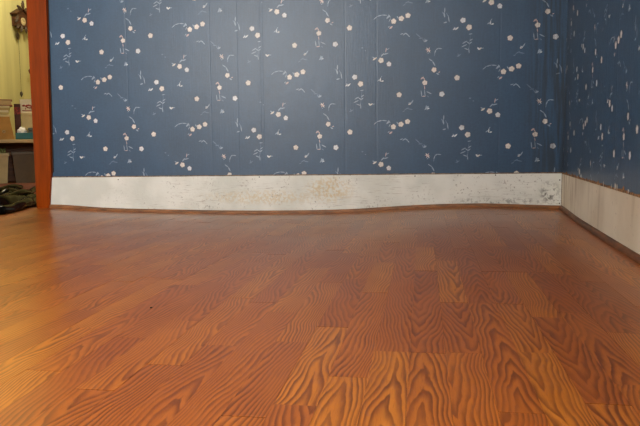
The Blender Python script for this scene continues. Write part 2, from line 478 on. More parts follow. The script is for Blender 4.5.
SIZES = {'B1': (.0125, 'c'), 'B2': (.0125, 'c'), 'B3': (.0122, 'c'), 'F': (.0118, 'c'), 'P1': (.0122, 'w'), 'P2': (.0128, 'c'),
         'R': (.0120, 'c'), 'S1': (.0125, 'c'), 'S2': (.0122, 'w'), 'S3': (.0125, 'c'), 'T2': (.0128, 'c'), 'T3': (.0115, 'w')}
def motif():
    """polygons of one repeat: (priority, material key, points)"""
    out = []
    rnd = random.Random(3)
    for n, (x, z) in FL.items():
        R, key = SIZES[n]
        R *= .95
        a0 = rnd.random() * 6.28
        for k in range(5):
            a = a0 + k * 2 * PI / 5
            px_, pz_ = x + math.cos(a) * R * .52, z + math.sin(a) * R * .52
            rad = R * .56 * rnd.uniform(.92, 1.06)
            for pr, mk, g in ((1, 'tan', 1.28), (3, key, 1.0)):
                pts = []
                for q in range(8):
                    b = a + q * PI / 4
                    rr = rad * g * (1.05 if q in (0, 1, 7) else .95)
                    pts.append((px_ + math.cos(b) * rr, pz_ + math.sin(b) * rr))
                out.append((pr, mk, pts))
        out.append((4, 'y', [(x + math.cos(q * PI / 3) * R * .2, z + math.sin(q * PI / 3) * R * .2) for q in range(6)]))
    for x0, z0, x1, z1, w, mk in STROKES:
        w *= .95
        dx, dz = x1 - x0, z1 - z0
        L = math.hypot(dx, dz)
        if L < w:
            x1, z1 = x0 + dx / L * w, z0 + dz / L * w
            dx, dz = x1 - x0, z1 - z0
            L = w
        nx, nz = -dz / L * w * .5, dx / L * w * .5
        pts = [(x0 - dx * .08, z0 - dz * .08)]
        for f, g in ((.12, .62), (.45, 1.0), (.8, .8)):
            pts.append((x0 + dx * f + nx * g, z0 + dz * f + nz * g))
        pts.append((x1 + dx * .1, z1 + dz * .1))
        for f, g in ((.8, .8), (.45, 1.0), (.12, .62)):
            pts.append((x0 + dx * f - nx * g, z0 + dz * f - nz * g))
        out.append((2, mk, pts[::-1]))
    return out

def repeat_cell():
    """triangulated cell of two half-drop columns, (0,0)-(2W,H)"""
    cw, ch = 2 * PW, PH
    coords = [Vector(p) for p in ((0, 0), (cw, 0), (cw, ch), (0, ch))]
    faces = [[0, 1, 2, 3]]
    info = [(0, 'base')]
    for pr, mk, pts in motif():
        for col in (0, 1):
            sx, sz = col * PW, -col * PH / 2
            mx = min(p[0] for p in pts) + sx
            mz = min(p[1] for p in pts) + sz
            bx0 = sx - math.floor(mx / cw) * cw
            bz0 = sz - math.floor(mz / ch) * ch
            for ox in (0, -cw):
                for oz in (0, -ch):
                    q = [(p[0] + bx0 + ox, p[1] + bz0 + oz) for p in pts]
                    if max(p[0] for p in q) <= 0 or max(p[1] for p in q) <= 0 or min(p[0] for p in q) >= cw or min(p[1] for p in q) >= ch:
                        continue
                    i0 = len(coords)
                    coords += [Vector(p) for p in q]
                    faces.append(list(range(i0, i0 + len(q))))
                    info.append((pr, mk))
    V, _, F_, _, _, OF = delaunay_2d_cdt(coords, [], faces, 1, 1e-7, True)
    tris, mats = [], []
    for f, of in zip(F_, OF):
        if 0 not in of:
            continue
        best = max((info[i] for i in of), key=lambda t: t[0])
        tris.append(tuple(f))
        mats.append(WPK.index(best[1]))
    return [tuple(v) for v in V], tris, mats
CELL = repeat_cell()

def paper(name, u0, u1, z0l, z0r, z1, to3, shift=(0, 0), parent=None):
    """a sheet between u0 and u1, from the (tilted) lower edge z0l-z0r up to z1"""
    cv, ct, cm = CELL
    cw, ch = 2 * PW, PH
    V, F_, M_ = [], [], []
    i = math.floor((u0 - shift[0]) / cw)
    while i * cw + shift[0] < u1:
        j = math.floor((min(z0l, z0r) - shift[1]) / ch)
        while j * ch + shift[1] < z1:
            b = len(V)
            ox, oz = i * cw + shift[0], j * ch + shift[1]
            V += [(x + ox, 0.0, z + oz) for x, z in cv]
            F_ += [(p[0] + b, p[1] + b, p[2] + b) for p in ct]
            M_ += cm
            j += 1
        i += 1
    me = bpy.data.meshes.new(name)
    me.from_pydata(V, [], F_)
    me.polygons.foreach_set('material_index', M_)
    bm = bmesh.new()
    bm.from_mesh(me)
    def cut(co, no):
        g = bm.verts[:] + bm.edges[:] + bm.faces[:]
        bmesh.ops.bisect_plane(bm, geom=g, plane_co=co, plane_no=no, clear_outer=True, dist=1e-7)
    cut((u0, 0, 0), (-1, 0, 0)); cut((u1, 0, 0), (1, 0, 0)); cut((0, 0, z1), (0, 0, 1))
    sl = (z0r - z0l) / (u1 - u0)
    cut((u0, 0, z0l), Vector((sl, 0, -1)).normalized())
    bmesh.ops.remove_doubles(bm, verts=bm.verts, dist=2e-6)
    for v in bm.verts:
        v.co = Vector(to3(v.co.x, v.co.z))
    n_want = Vector(to3(0, 0)) 
    bm.to_mesh(me)
    bm.free()
    return link_mesh(name, me, [WP[k] for k in WPK], parent)

# ------------------------------------------------------------------ walls, ceiling, door casing
bm = bmesh.new()
box(bm, DOOR['x1'], XR + WT, YB + .001, YB + WT, -.12, CEIL)
box(bm, DOOR['x0'], DOOR['x1'], YB + .001, YB + WT, DOOR['z'], CEIL)
box(bm, KX0 - .1, DOOR['x0'], YB + .001, YB + WT, -.12, CEIL)
wall_back = struct(obj('wall_back', bm, m_plaster))
WB0, WB1 = 0.1505, 0.1740        # lower edge of the paper at the left and right end of the back wall
paper('wallpaper', -2.150, XR, WB0, WB1, CEIL, lambda u, z: (u, YB, z), parent=wall_back)
paper('wallpaper', DOOR['x0'], -2.150, DOOR['z'], DOOR['z'], CEIL, lambda u, z: (u, YB, z), parent=wall_back)
paper('wallpaper', XL, DOOR['x0'], .150, .150, CEIL, lambda u, z: (u, YB, z), parent=wall_back)

bm = bmesh.new()
for y0, y1, z0, z1 in ((YF - WT, WIN2['y0'], -.12, CEIL), (WIN2['y1'], YB + .0009, -.12, CEIL), (WIN2['y0'], WIN2['y1'], -.12, WIN2['z0']), (WIN2['y0'], WIN2['y1'], WIN2['z1'], CEIL)):
    box(bm, XR + .001, XR + WT, y0, y1, z0, z1)
wall_right = struct(obj('wall_right', bm, m_plaster))
for y0, y1, z0, z1 in ((WIN2['y1'], YB, .170, CEIL), (YF, WIN2['y0'], .170, CEIL), (WIN2['y0'], WIN2['y1'], .170, WIN2['z0']), (WIN2['y0'], WIN2['y1'], WIN2['z1'], CEIL)):
    paper('wallpaper', -y1, -y0, z0, z0, z1, lambda u, z: (XR, -u, z), shift=(-0.607, -0.017), parent=wall_right)

wall_left = struct(obj('wall_left', bx(XL - WT, XL, YF - WT, YB + .0009, -.12, CEIL), m_plaster))
paper('wallpaper', YF, YB, 0.15, 0.15, CEIL, lambda u, z: (XL + .001, u, z), parent=wall_left)

bm = bmesh.new()
box(bm, XL, WIN['x0'], YF - WT, YF, -.12, CEIL)
box(bm, WIN['x1'], XR + .0009, YF - WT, YF, -.12, CEIL)
box(bm, WIN['x0'], WIN['x1'], YF - WT, YF, -.12, WIN['z0'])
box(bm, WIN['x0'], WIN['x1'], YF - WT, YF, WIN['z1'], CEIL)
wall_rear = struct(obj('wall_rear', bm, WP['base']))
struct(obj('ceiling', bx(XL - WT, XR + WT, YF - WT, YB + WT, CEIL, CEIL + .1), m_ceiling))

# windows: one in the rear wall, one in the right wall beside the camera
def window(name, hw, hh, loc, rotz):
    win = struct(empty(name, loc, rotz))
    bm = bmesh.new()
    box(bm, -hw, -hw + .05, -.08, -.03, 0, hh); box(bm, hw - .05, hw, -.08, -.03, 0, hh)
    box(bm, -hw + .05, hw - .05, -.08, -.03, 0, .05); box(bm, -hw + .05, hw - .05, -.08, -.03, hh - .05, hh)
    obj('window_frame', bm, m_winframe, win)
    obj('mullion', bx(-.02, .02, -.075, -.035, .05, hh - .05), m_winframe, win)
    obj('window_sill', bx(-hw - .04, hw + .04, -.0, .05, -.03, 0, .004), m_winframe, win)
    for s_ in (-1, 1):
        obj('pane', bx(min(s_ * .02, s_ * (hw - .05)), max(s_ * .02, s_ * (hw - .05)), -.058, -.052, .05, hh - .05), m_glass, win)
window('window_1', (WIN['x1'] - WIN['x0']) / 2, WIN['z1'] - WIN['z0'], ((WIN['x0'] + WIN['x1']) / 2, YF, WIN['z0']), 0)
window('window_2', (WIN2['y1'] - WIN2['y0']) / 2, WIN2['z1'] - WIN2['z0'], (XR, (WIN2['y0'] + WIN2['y1']) / 2, WIN2['z0']), PI / 2)

# scuffed strip below the paper
bm = bmesh.new()
pts_top, pts_bot = [], []
N = 48
for i in range(N + 1):
    x = -2.146 + (XR - .006 + 2.146) * i / N
    zt = WB0 + (WB1 - WB0) * (x + 2.15) / (XR + 2.15) - .0055 + .0010 * noise.noise(Vector((x * 9, 0, 0)))
    pts_top.append((x, zt)); pts_bot.append((x, edge_z(x) - .004))
prev = None
for (xt, zt), (xb, zb) in zip(pts_top, pts_bot):
    cur = [bm.verts.new(p) for p in ((xb, YB - .004, zb), (xt, YB - .004, zt), (xt, YB + .0009, zt), (xb, YB + .0009, zb))]
    if prev:
        for k in range(4):
            bm.faces.new((prev[k], cur[k], cur[(k + 1) % 4], prev[(k + 1) % 4]))
    else:
        bm.faces.new(cur)
    prev = cur
bm.faces.new(prev)
bb = struct(obj('baseboard_back', bm, m_board))
for i, (x, z) in enumerate(((-1.741, .135), (-0.962, .1495), (-0.170, .155), (0.215, .160), (0.511, .137), (0.512, .026))):
    bm = bmesh.new()
    lathe(bm, [(.0032, 0), (.003, .0012), (.001, .0016)], 8)
    o = obj('nail_head', bm, m_nail, bb)
    o.location = (x, YB - .004, z)
    o.rotation_euler = (PI / 2, 0, 0)
struct(obj('baseboard_right', bx(XR - .004, XR + .0009, YF, YB - .008, -.03, .1655), m_board_r))
struct(obj('baseboard_doorway', bx(XL + .004, -3.1405, YB - .004, YB + .0009, -.03, .146), m_board))
struct(obj('baseboard_left', bx(XL, XL + .004, YF, YB - .02, -.03, .146), m_board_r))

# shoe mouldings that follow the buckled floor
def moulding(name, pts, h, d, normal, mat):
    bm = bmesh.new()
    prof = [(0, -.004), (d, -.004), (d, h * .45), (d * .75, h * .85), (d * .35, h), (0, h)]
    prev = None
    for p in pts:
        cur = [bm.verts.new((p[0] + normal[0] * a, p[1] + normal[1] * a, p[2] + b)) for a, b in prof]
        if prev:
            n = len(prof)
            for k in range(n):
                bm.faces.new((prev[k], cur[k], cur[(k + 1) % n], prev[(k + 1) % n]))
        else:
            bm.faces.new(cur)
        prev = cur
    bm.faces.new(prev)
    return struct(obj(name, bm, mat))
pts = [(-2.144 + (XR - .004 + 2.144) * i / 60, YB - .004) for i in range(61)]
moulding('trim_1', [(x, y, edge_z(x)) for x, y in pts], .0185, .012, (0, -1), m_trim)
moulding('trim_2', [(XR - .004, YB - .016 - (YB - .016 - YF) * i / 40, floor_z(XR - .02, YB - .016 - (YB - .016 - YF) * i / 40)) for i in range(41)], .0200, .012, (-1, 0), m_trim_r)

# torn brown lower edge of the paper on the right wall
rnd = random.Random(11)
bm = bmesh.new()
up, dn = [], []
yy = YB - .001
while yy > 1.2:
    up.append((yy, .172 + rnd.uniform(0, .004) + (rnd.random() < .12) * rnd.uniform(.004, .012)))
    dn.append((yy, .1665 - rnd.uniform(0, .0015)))
    yy -= rnd.uniform(.012, .03)
for i in range(len(up) - 1):
    q = [(XR - .0009, *up[i]), (XR - .0009, *up[i + 1]), (XR - .0022, *dn[i + 1]), (XR - .0022, *dn[i])]
    bm.faces.new([bm.verts.new(p) for p in q])
bmesh.ops.remove_doubles(bm, verts=bm.verts, dist=1e-5)
obj('torn_paper_edge', bm, simple('torn_kraft_paper', (136, 100, 66), 0.9, 0.3, 60.0), wall_right)
m_scrap = simple('torn_paper_white', (214, 206, 190), 0.9, 0.1, 60.0)
for (y, z, w, h) in ((2.545, .176, .012, .026), (2.42, .174, .010, .020), (2.37, .176, .018, .032), (2.345, .178, .012, .024), (2.20, .174, .016, .016), (3.05, .175, .012, .012)):
    bm = bmesh.new()
    n = 7
    vsx = [bm.verts.new((XR - .0026 - .001 * rnd.random(), y + math.cos(2 * PI * k / n) * w * .5 * rnd.uniform(.6, 1.1), z + math.sin(2 * PI * k / n) * h * .5 * rnd.uniform(.6, 1.1))) for k in range(n)]
    bm.faces.new(vsx)
    obj('paper_scrap', bm, m_scrap, wall_right)

# strip coloured dark for the shadow line in the gap between casing and paper
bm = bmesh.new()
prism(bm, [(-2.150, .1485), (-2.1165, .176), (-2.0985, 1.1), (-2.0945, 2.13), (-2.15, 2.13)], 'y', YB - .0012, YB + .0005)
obj('gap_shadow_strip', bm, m_gap_shadow, wall_back)

# door casing
dr = struct(empty('door_1', (DOOR['x1'], YB, 0)))
bm = bmesh.new()
prism(bm, [(-2.2222, -.025), (-2.146, -.025), (-2.1245, .175), (-2.104, 1.1), (-2.10, 2.13), (-2.2222, 2.13)], 'y', YB - .018, YB + .0005)
bmesh.ops.bevel(bm, geom=[e for e in bm.edges if abs(e.verts[0].co.y - e.verts[1].co.y) < 1e-6 and e.verts[0].co.y < YB - .01], offset=.004, segments=2, affect='EDGES')
c1 = obj('casing', bm, m_casing, dr); c1.location = -Vector((DOOR['x1'], YB, 0))
bm = bx(-3.14, -3.018, YB - .018, YB + .0005, -.02, 2.13, .004)
c2 = obj('casing', bm, m_casing, dr); c2.location = -Vector((DOOR['x1'], YB, 0))
bm = bx(-3.018, -2.2222, YB - .018, YB + .0005, 2.018, 2.13, .004)
c3 = obj('casing', bm, m_casing, dr); c3.location = -Vector((DOOR['x1'], YB, 0))
for (a, b, z0, z1) in ((-2.2215, -2.2101, -.03, 2.03), (-3.0299, -3.018, -.03, 2.03), (-3.018, -2.2215, 2.018, 2.0299)):
    o = obj('jamb', bx(a, b, YB + .0006, YB + WT, z0, z1), m_casing, dr); o.location = -Vector((DOOR['x1'], YB, 0))

# ------------------------------------------------------------------ floor: subfloor and laminate staves
bm = bmesh.new()
box(bm, XL, XR, YF, YB + .0005, -.14, -.062)
floor = struct(obj('floor', bm, m_subfloor))

TH = math.radians(-2.2)
DV = Vector((math.sin(TH), math.cos(TH)))        # along the staves
AC = Vector((math.cos(TH), -math.sin(TH)))       # across
PITCH, C0 = 0.0559, -0.0185
JOINTS = {-1: [1.05, 1.618], 0: [1.05, 1.727], 1: [1.39], 2: [.825, 1.39, 2.083], 3: [1.07, 1.39, 1.73], 4: [1.73], -2: [1.844], -7: [.946], -8: [.836],
          -5: [1.274], -4: [1.082], -3: [1.18]}
VMIN, VMAX = YF - .3, YB + .3

def strip_joints(k, rnd):
    fixed = sorted(v * 1.0246 for v in JOINTS.get(k, []))
    out = []
    if not fixed:
        fixed = [rnd.uniform(.9, 1.3)]
    out += fixed
    v = fixed[-1]
    while v < VMAX:
        v += rnd.uniform(.30, .56); out.append(v)
    v = fixed[0]
    while v > VMIN:
        v -= rnd.uniform(.30, .56); out.insert(0, v)
    return out

def clip_poly(poly, n, d):
    """keep n.p <= d"""
    out = []
    for i in range(len(poly)):
        a, b = poly[i], poly[(i + 1) % len(poly)]
        da, db = n[0] * a[0] + n[1] * a[1] - d, n[0] * b[0] + n[1] * b[1] - d
        if da <= 0:
            out.append(a)
        if (da < 0 < db) or (db < 0 < da):
            t = da / (da - db)
            out.append((a[0] + (b[0] - a[0]) * t, a[1] + (b[1] - a[1]) * t))
    return out

CLIPS = [((1, 0), XR - .006), ((0, 1), YB - .006), ((-1, 0), -(XL + .006)), ((0, -1), -(YF + .006))]
def in_frame(p):
    d = Vector(p) - Vector((0, 0, CAM_Z))
    z = d.dot(_f)
    if z < .05:
        return False
    x = 320 + 694.88 * d.dot(_r) / z
    y = 213 - 694.88 * d.dot(_u) / z
    return -4 < x < 644 and y < 430

def stave_geo(k, v0, v1, rnd):
    """top polygons of one stave, clipped to the room: list of (points, uv)"""
    g = .00014
    ca, cb = C0 + k * PITCH + g, C0 + (k + 1) * PITCH - g
    va, vb = v0 + g, v1 - g
    n = max(2, min(6, int((vb - va) / .085)))
    tiltz = rnd.uniform(-.0002, .0002)
    segs = []
    for i in range(n):
        a, b = va + (vb - va) * i / n, va + (vb - va) * (i + 1) / n
        quad = [tuple(AC * c + DV * v) for c, v in ((ca, a), (cb, a), (cb, b), (ca, b))]
        for nn, dd in CLIPS:
            quad = clip_poly(quad, nn, dd)
            if len(quad) < 3:
                break
        if len(quad) >= 3:
            segs.append(quad)
    return segs, ca, va, tiltz

def add_stave(bm, segs, ca, va, tz, rgb, uvl, coll):
    vmap = {}
    def V(x, y):
        key = (round(x, 5), round(y, 5))
        if key not in vmap:
            vmap[key] = bm.verts.new((x, y, floor_z(x, y) + tz))
        return vmap[key]
    tops = []
    for q in segs:
        vs_ = []
        for p in q:
            v = V(*p)
            if v not in vs_:
                vs_.append(v)
        if len(vs_) >= 3:
            tops.append(bm.faces.new(vs_))
    bnd = [e for e in {e for f in tops for e in f.edges} if len(e.link_faces) == 1]
    low = {}
    allf = list(tops)
    for e in bnd:
        f = e.link_faces[0]
        a, b = e.verts
        ls = [l for l in f.loops if l.edge == e][0]
        a, b = ls.vert, ls.link_loop_next.vert
        for v in (a, b):
            if v not in low:
                low[v] = bm.verts.new(v.co - Vector((0, 0, .007)))
        allf.append(bm.faces.new((b, a, low[a], low[b])))
    for f in allf:
        for l in f.loops:
            p = Vector((l.vert.co.x, l.vert.co.y))
            l[uvl].uv = (p.dot(AC) - ca, p.dot(DV) - va)
            l[coll] = (*rgb, 1)
    for f in tops:
        f.smooth = True

def set_normals(me):
    nr = []
    for p in me.polygons:
        flat = p.normal.copy()
        for li in p.loop_indices:
            if p.use_smooth:
                c = me.vertices[me.loops[li].vertex_index].co
                nr.append(floor_n(c.x, c.y))
            else:
                nr.append(flat)
    me.normals_split_custom_set(nr)

rest = bmesh.new()
r_uv = rest.loops.layers.uv.new('stave_uv'); r_col = rest.loops.layers.float_color.new('stave')
rnd = random.Random(21)
n_st = 0
kmin = int((XL - .1) / PITCH) - 3; kmax = int((XR + .2) / PITCH) + 4
for k in range(kmin, kmax):
    js = strip_joints(k, rnd)
    for v0, v1 in zip(js, js[1:]):
        segs, ca, va, tz = stave_geo(k, v0, v1, rnd)
        rgb = (rnd.random(), rnd.random(), rnd.random())
        if not segs:
            continue
        seen = any(in_frame((p[0], p[1], floor_z(*p))) for q in segs for p in q)
        if seen:
            bm = bmesh.new()
            uvl = bm.loops.layers.uv.new('stave_uv'); coll = bm.loops.layers.float_color.new('stave')
            add_stave(bm, segs, ca, va, tz, rgb, uvl, coll)
            me = bpy.data.meshes.new('stave')
            bm.to_mesh(me); bm.free()
            set_normals(me)
            link_mesh('stave', me, m_floor, floor)
            n_st += 1
        else:
            add_stave(rest, segs, ca, va, tz, rgb, r_uv, r_col)
me = bpy.data.meshes.new('outer_staves')
rest.to_mesh(me); rest.free()
set_normals(me)
o = link_mesh('outer_staves', me, m_floor, floor)
o['kind'] = 'stuff'
print('staves in view', n_st)

# ------------------------------------------------------------------ the room beyond the doorway
bm = bmesh.new(); box(bm, KX0, KX1, YB + .0005, KY1, -.14, KZ)
struct(obj('floor_kitchen', bm, m_kfloor))
struct(obj('wall_kitchen_left', bx(KX0 - WT, KX0, YB + WT, KY1 + WT, -.14, CEIL), m_kwall))
struct(obj('wall_kitchen_back', bx(KX0, KX1, KY1, KY1 + WT, -.14, CEIL), m_kwall))
struct(obj('wall_kitchen_right', bx(KX1, KX1 + WT, YB + WT, KY1 + WT, -.14, CEIL), m_kwall))
struct(obj('ceiling_kitchen', bx(KX0 - WT, KX1 + WT, YB + WT, KY1 + WT, CEIL, CEIL + .1), m_ceiling))

# ceiling lamp of that room (its light lives here)
lamp = tag(empty('ceiling_lamp', (-3.05, 5.1, CEIL)), 'warm glowing glass ceiling lamp in the cream room beyond the doorway', 'lamp')
bm = bmesh.new(); lathe(bm, [(.09, 0), (.09, -.02), (.06, -.035)], 24)
obj('canopy', bm, simple('lamp_brass', (150, 118, 60), 0.35, 0.1, 10.0), lamp, True)
bm = bmesh.new(); lathe(bm, [(.05, -.03), (.11, -.06), (.14, -.11), (.12, -.16), (.06, -.19), (.01, -.20)], 24)
mg = bpy.data.materials.new('lamp_glass_glow'); mg.use_nodes = True
b_ = mg.node_tree.nodes['Principled BSDF']
b_.inputs['Base Color'].default_value = (.9, .85, .7, 1)
b_.inputs['Emission Color'].default_value = (1.0, .80, .45, 1)
b_.inputs['Emission Strength'].default_value = 6.0
mg.cycles.emission_sampling = 'NONE'
obj('glass_shade', bm, mg, lamp, True)
kl = bpy.data.lights.new('lamp_light', 'POINT'); kl.energy = 46; kl.color = (1.0, .89, .66); kl.shadow_soft_size = .14
ko = bpy.data.objects.new('lamp_light', kl); C.objects.link(ko); ko.parent = lamp; ko.location = (0, 0, -.32)

# cuckoo clock on the cream wall: front faces +X, its near side faces the camera
m_ck = simple('clock_dark_wood', (74, 40, 22), 0.55, 0.25, 20.0, stretch=(1, 1, 6))
m_ckleaf = simple('clock_carved_leaf', (62, 44, 22), 0.6, 0.3, 60.0)
m_dial = simple('clock_dial_cream', (196, 176, 130), 0.5, 0.05, 20.0)
m_iron = simple('clock_dark_iron', (60, 52, 34), 0.5, 0.2, 40.0)
ck = tag(empty('cuckoo_clock', (KX0, 5.715, 1.37)), 'small dark carved cuckoo clock hanging on the cream wall', 'clock')
obj('case', bx(.001, .058, 0, .17, 0, .105, .004), m_ck, ck)
for s_ in (0, 1):
    bm = bmesh.new()
    if s_ == 0: prism(bm, [(-.018, .100), (.085, .155), (.085, .167), (-.024, .109)], 'x', .001, .07)
    else: prism(bm, [(.188, .100), (.085, .155), (.085, .167), (.194, .109)], 'x', .001, .07)
    obj('roof_slab', bm, m_ck, ck)
bm = bmesh.new(); prism(bm, [(.001, .104), (.169, .104), (.085, .153)], 'x', .002, .055)
obj('gable', bm, m_ck, ck)
bm = bmesh.new(); lathe(bm, [(.034, 0), (.034, .004), (.028, .006)], 24)
d_ = obj('dial', bm, m_dial, ck); d_.location = (.058, .085, .05); d_.rotation_euler = (0, PI / 2, 0)
for a, l in ((.5, .018), (2.2, .026)):
    bm = bx(-.0015, .0015, 0, l, 0, .001); hnd = obj('clock_hand', bm, m_iron, d_); hnd.location = (0, 0, .006); hnd.rotation_euler = (0, 0, a)
def leaf(loc, L, W, ang, tip):
    bm = bmesh.new()
    n = 9
    mid = [bm.verts.new((.010 * math.sin(PI * i / (n - 1)) + .006, 0, L * i / (n - 1))) for i in range(n)]
    sides = []
    for sg in (-1, 1):
        row = []
        for i in range(n):
            f = i / (n - 1)
            w = W * (math.sin(PI * f ** .8) ** .8) * (1.0 if i % 2 else .72)
            row.append(bm.verts.new((0.002 * tip, sg * w, L * f + (.006 if i % 2 else 0))))
        sides.append(row)
    for row in sides:
        for i in range(n - 1):
            q = [mid[i], mid[i + 1], row[i + 1], row[i]]
            bm.faces.new(q)
    bmesh.ops.remove_doubles(bm, verts=bm.verts, dist=1e-5)
    r = bmesh.ops.solidify(bm, geom=bm.faces[:], thickness=.003)
    o = obj('carved_leaf', bm, m_ckleaf, ck)
    o.location = loc
    o.rotation_euler = (ang, 0, 0)
for (y, z, L, W, a) in ((.085, .150, .075, .020, 0.0), (.07, .145, .07, .018, 1.2), (.10, .145, .07, .018, -1.2), (.012, .095, .075, .019, 2.6), (.158, .095, .075, .019, -2.6),
                        (.03, .02, .062, .018, 2.3), (.14, .02, .062, .018, -2.3), (.06, .012, .055, .016, 2.9), (.11, .012, .055, .016, -2.9)):
    leaf((.060, y, z), L * 1.15, W * 1.3, a, 1)
bm = bmesh.new(); tube(bm, [(.03, .045, 0), (.025, .045, -.05)], .0022, 6); tube(bm, [(.025, .045, -.05), (.025, .045, -.06)], .003, 6)
pend = obj('pendulum', bm, m_iron, ck)
bm = bmesh.new()
prism(bm, [(.045, -.118), (.030, -.098), (.022, -.078), (.026, -.060), (.038, -.052), (.045, -.056), (.052, -.052), (.064, -.060), (.068, -.078), (.060, -.098)], 'x', .020, .028)
bmesh.ops.bevel(bm, geom=bm.edges[:], offset=.002, segments=1, affect='EDGES')
obj('pendulum_bob', bm, m_ckleaf, pend)
for i, (y, zl) in enumerate(((.012, -.575), (.160, -.36))):
    bm = bmesh.new()
    z = 0.0
    while z > zl:
        tube(bm, [(.052, y, z), (.052, y, z - .012)], .0016, 5)
        tube(bm, [(.052, y - .002, z - .006), (.052, y + .002, z - .006)], .0012, 4)
        z -= .013
    ch = obj('chain', bm, m_iron, ck)
    bm = bmesh.new()
    prof = []
    for q in range(13):
        f = q / 12
        prof.append((.002 + .0125 * math.sin(PI * (f ** .75)) * (1.0 if q % 2 else .82), zl - f * .05))
    lathe(bm, prof, 12, .052, y)
    obj('pinecone_weight', bm, m_iron, ch)

# low shelving unit, set at an angle to the doorway
m_sh = simple('shelf_pale_edge', (196, 168, 112), 0.5, 0.12, 5.0, stretch=(1, 10, 10))
m_shb = simple('shelf_brown_board', (140, 84, 42), 0.5, 0.15, 5.0, stretch=(1, 10, 10))
SX, SY, SA = -3.25, 4.80, math.radians(34)
def at_shelf(lx, ly, z):
    return (SX + lx * math.cos(SA) - ly * math.sin(SA), SY + lx * math.sin(SA) + ly * math.cos(SA), z)
sh = tag(empty('low_shelf_unit', at_shelf(0, 0, KZ), SA), 'low wooden shelf unit standing in the room beyond the doorway', 'shelf')
def shp(name, x0, x1, y0, y1, z0, z1, m, bevel=.003):
    return obj(name, bx(x0, x1, y0, y1, z0 - KZ, z1 - KZ, bevel), m, sh)
shp('top_board', -.42, .50, 0, .36, .336, .361, m_sh)
shp('bottom_board', -.40, .48, -.01, .36, KZ + .004, .028, m_shb)
shp('side_panel', -.42, -.40, .003, .36, KZ, .336, m_shb)
shp('side_panel', .48, .50, .003, .36, KZ, .336, m_shb)
shp('back_panel', -.40, .48, .342, .356, .028, .336, m_shb)

# storage tubs in the shelf
def bin_(cx, w, d, h, m, label):
    r = tag(empty('storage_tub', at_shelf(cx, .025 + d / 2, .0283), SA), label, 'tub')
    bm = bmesh.new()
    def ring(w_, d_, z): return [bm.verts.new((sx * w_ / 2, sy * d_ / 2, z)) for sx, sy in ((-1, -1), (1, -1), (1, 1), (-1, 1))]
    a = ring(w * .86, d * .86, 0); b = ring(w, d, h); c = ring(w - .012, d - .012, h); e = ring(w * .86 - .012, d * .86 - .012, .006)
    bm.faces.new(a[::-1]); bm.faces.new(e)
    for p, q in ((a, b), (b, c), (c, e)):
        for k in range(4):
            bm.faces.new((p[k], p[(k + 1) % 4], q[(k + 1) % 4], q[k]))
    obj('tub_body', bm, m, r)
    bm = bmesh.new()
    box(bm, -w / 2 - .006, w / 2 + .006, -d / 2 - .006, -d / 2 + .002, h - .020, h + .002, .002)
    box(bm, -w / 2 - .006, w / 2 + .006, d / 2 - .002, d / 2 + .006, h - .020, h + .002, .002)
    box(bm, -w / 2 - .006, -w / 2 + .002, -d / 2 + .002, d / 2 - .002, h - .020, h + .002, .002)
    box(bm, w / 2 - .002, w / 2 + .006, -d / 2 + .002, d / 2 - .002, h - .020, h + .002, .002)
    obj('rim', bm, m, r)
    return r
bin_(-.178, .24, .27, .228, simple('beige_plastic', (186, 172, 124), 0.45, 0.06, 6.0), 'beige plastic tub in the bottom of the shelf, leftmost tub')
bin_(.102, .27, .27, .236, simple('dark_brown_plastic', (88, 72, 44), 0.4, 0.1, 6.0), 'dark brown plastic tub in the bottom of the shelf')
bm = bmesh.new()
for i in range(13):
    x = -.098 + i * .016
    tube(bm, [(x, -.10, -.004), (x + .002, -.104, .016 + .006 * math.sin(i)), (x, -.06, .030), (x, .06, .034 + .004 * math.cos(i * 2)), (x, .10, .014)], [.004, .007, .008, .008, .004], 6)
o = obj('striped_cloth', bm, simple('green_striped_cloth', (110, 118, 70), 0.9, 0.5, 30.0, stretch=(6, 1, 1)), None, True)
o.location = at_shelf(-.178, .15, .255)
o.rotation_euler = (0, 0, SA)
tag(o, 'green striped cloth bunched on top of the beige tub', 'cloth')

# things on the shelf top
TZ = .3612
m_cb = simple('brown_cardboard', (190, 142, 70), 0.8, 0.08, 6.0)
mf = tag(empty('file_box', at_shelf(-.12, .012, TZ), SA), 'brown cardboard file box with a finger hole on the shelf top', 'box')
bm = bmesh.new()
hx, hz, hr = .040, .060, .009
outer = [(-.13, 0), (-.05, 0), (.04, 0), (.08, 0), (.112, 0), (.0995, .07), (.082, .172), (.06, .172), (.04, .172), (-.05, .172), (-.13, .172), (-.13, .062)]
ang = [math.atan2(z - hz, x - hx) for x, z in outer]
for yv, sgn_ in ((0.0, 1), (.004, -1)):
    vo = [bm.verts.new((x, yv, z)) for x, z in outer]
    vi = [bm.verts.new((hx + hr * math.cos(a_), yv, hz + hr * math.sin(a_))) for a_ in ang]
    for k in range(12):
        bm.faces.new([vo[k], vo[(k + 1) % 12], vi[(k + 1) % 12], vi[k]][::sgn_])
    if yv == 0.0:
        fo, fi = vo, vi
for k in range(12):
    bm.faces.new((fo[k], vo[k], vo[(k + 1) % 12], fo[(k + 1) % 12])); bm.faces.new((fi[k], fi[(k + 1) % 12], vi[(k + 1) % 12], vi[k]))
obj('front_panel', bm, m_cb, mf)
bm = bmesh.new(); prism(bm, [(.108, 0), (.112, 0), (.082, .172), (.078, .172)], 'y', .005, .25); obj('side_panel', bm, m_cb, mf)
obj('side_panel', bx(-.13, -.126, .005, .25, 0, .172), m_cb, mf)
obj('back_panel', bx(-.125, .076, .246, .25, 0, .172), m_cb, mf)
obj('bottom_panel', bx(-.125, .107, .005, .245, 0, .004), m_cb, mf)
bm = bmesh.new()
tube(bm, [(hx + .0085 * math.cos(2 * PI * k / 16), -.001, hz + .0085 * math.sin(2 * PI * k / 16)) for k in range(17)], .0025, 5)
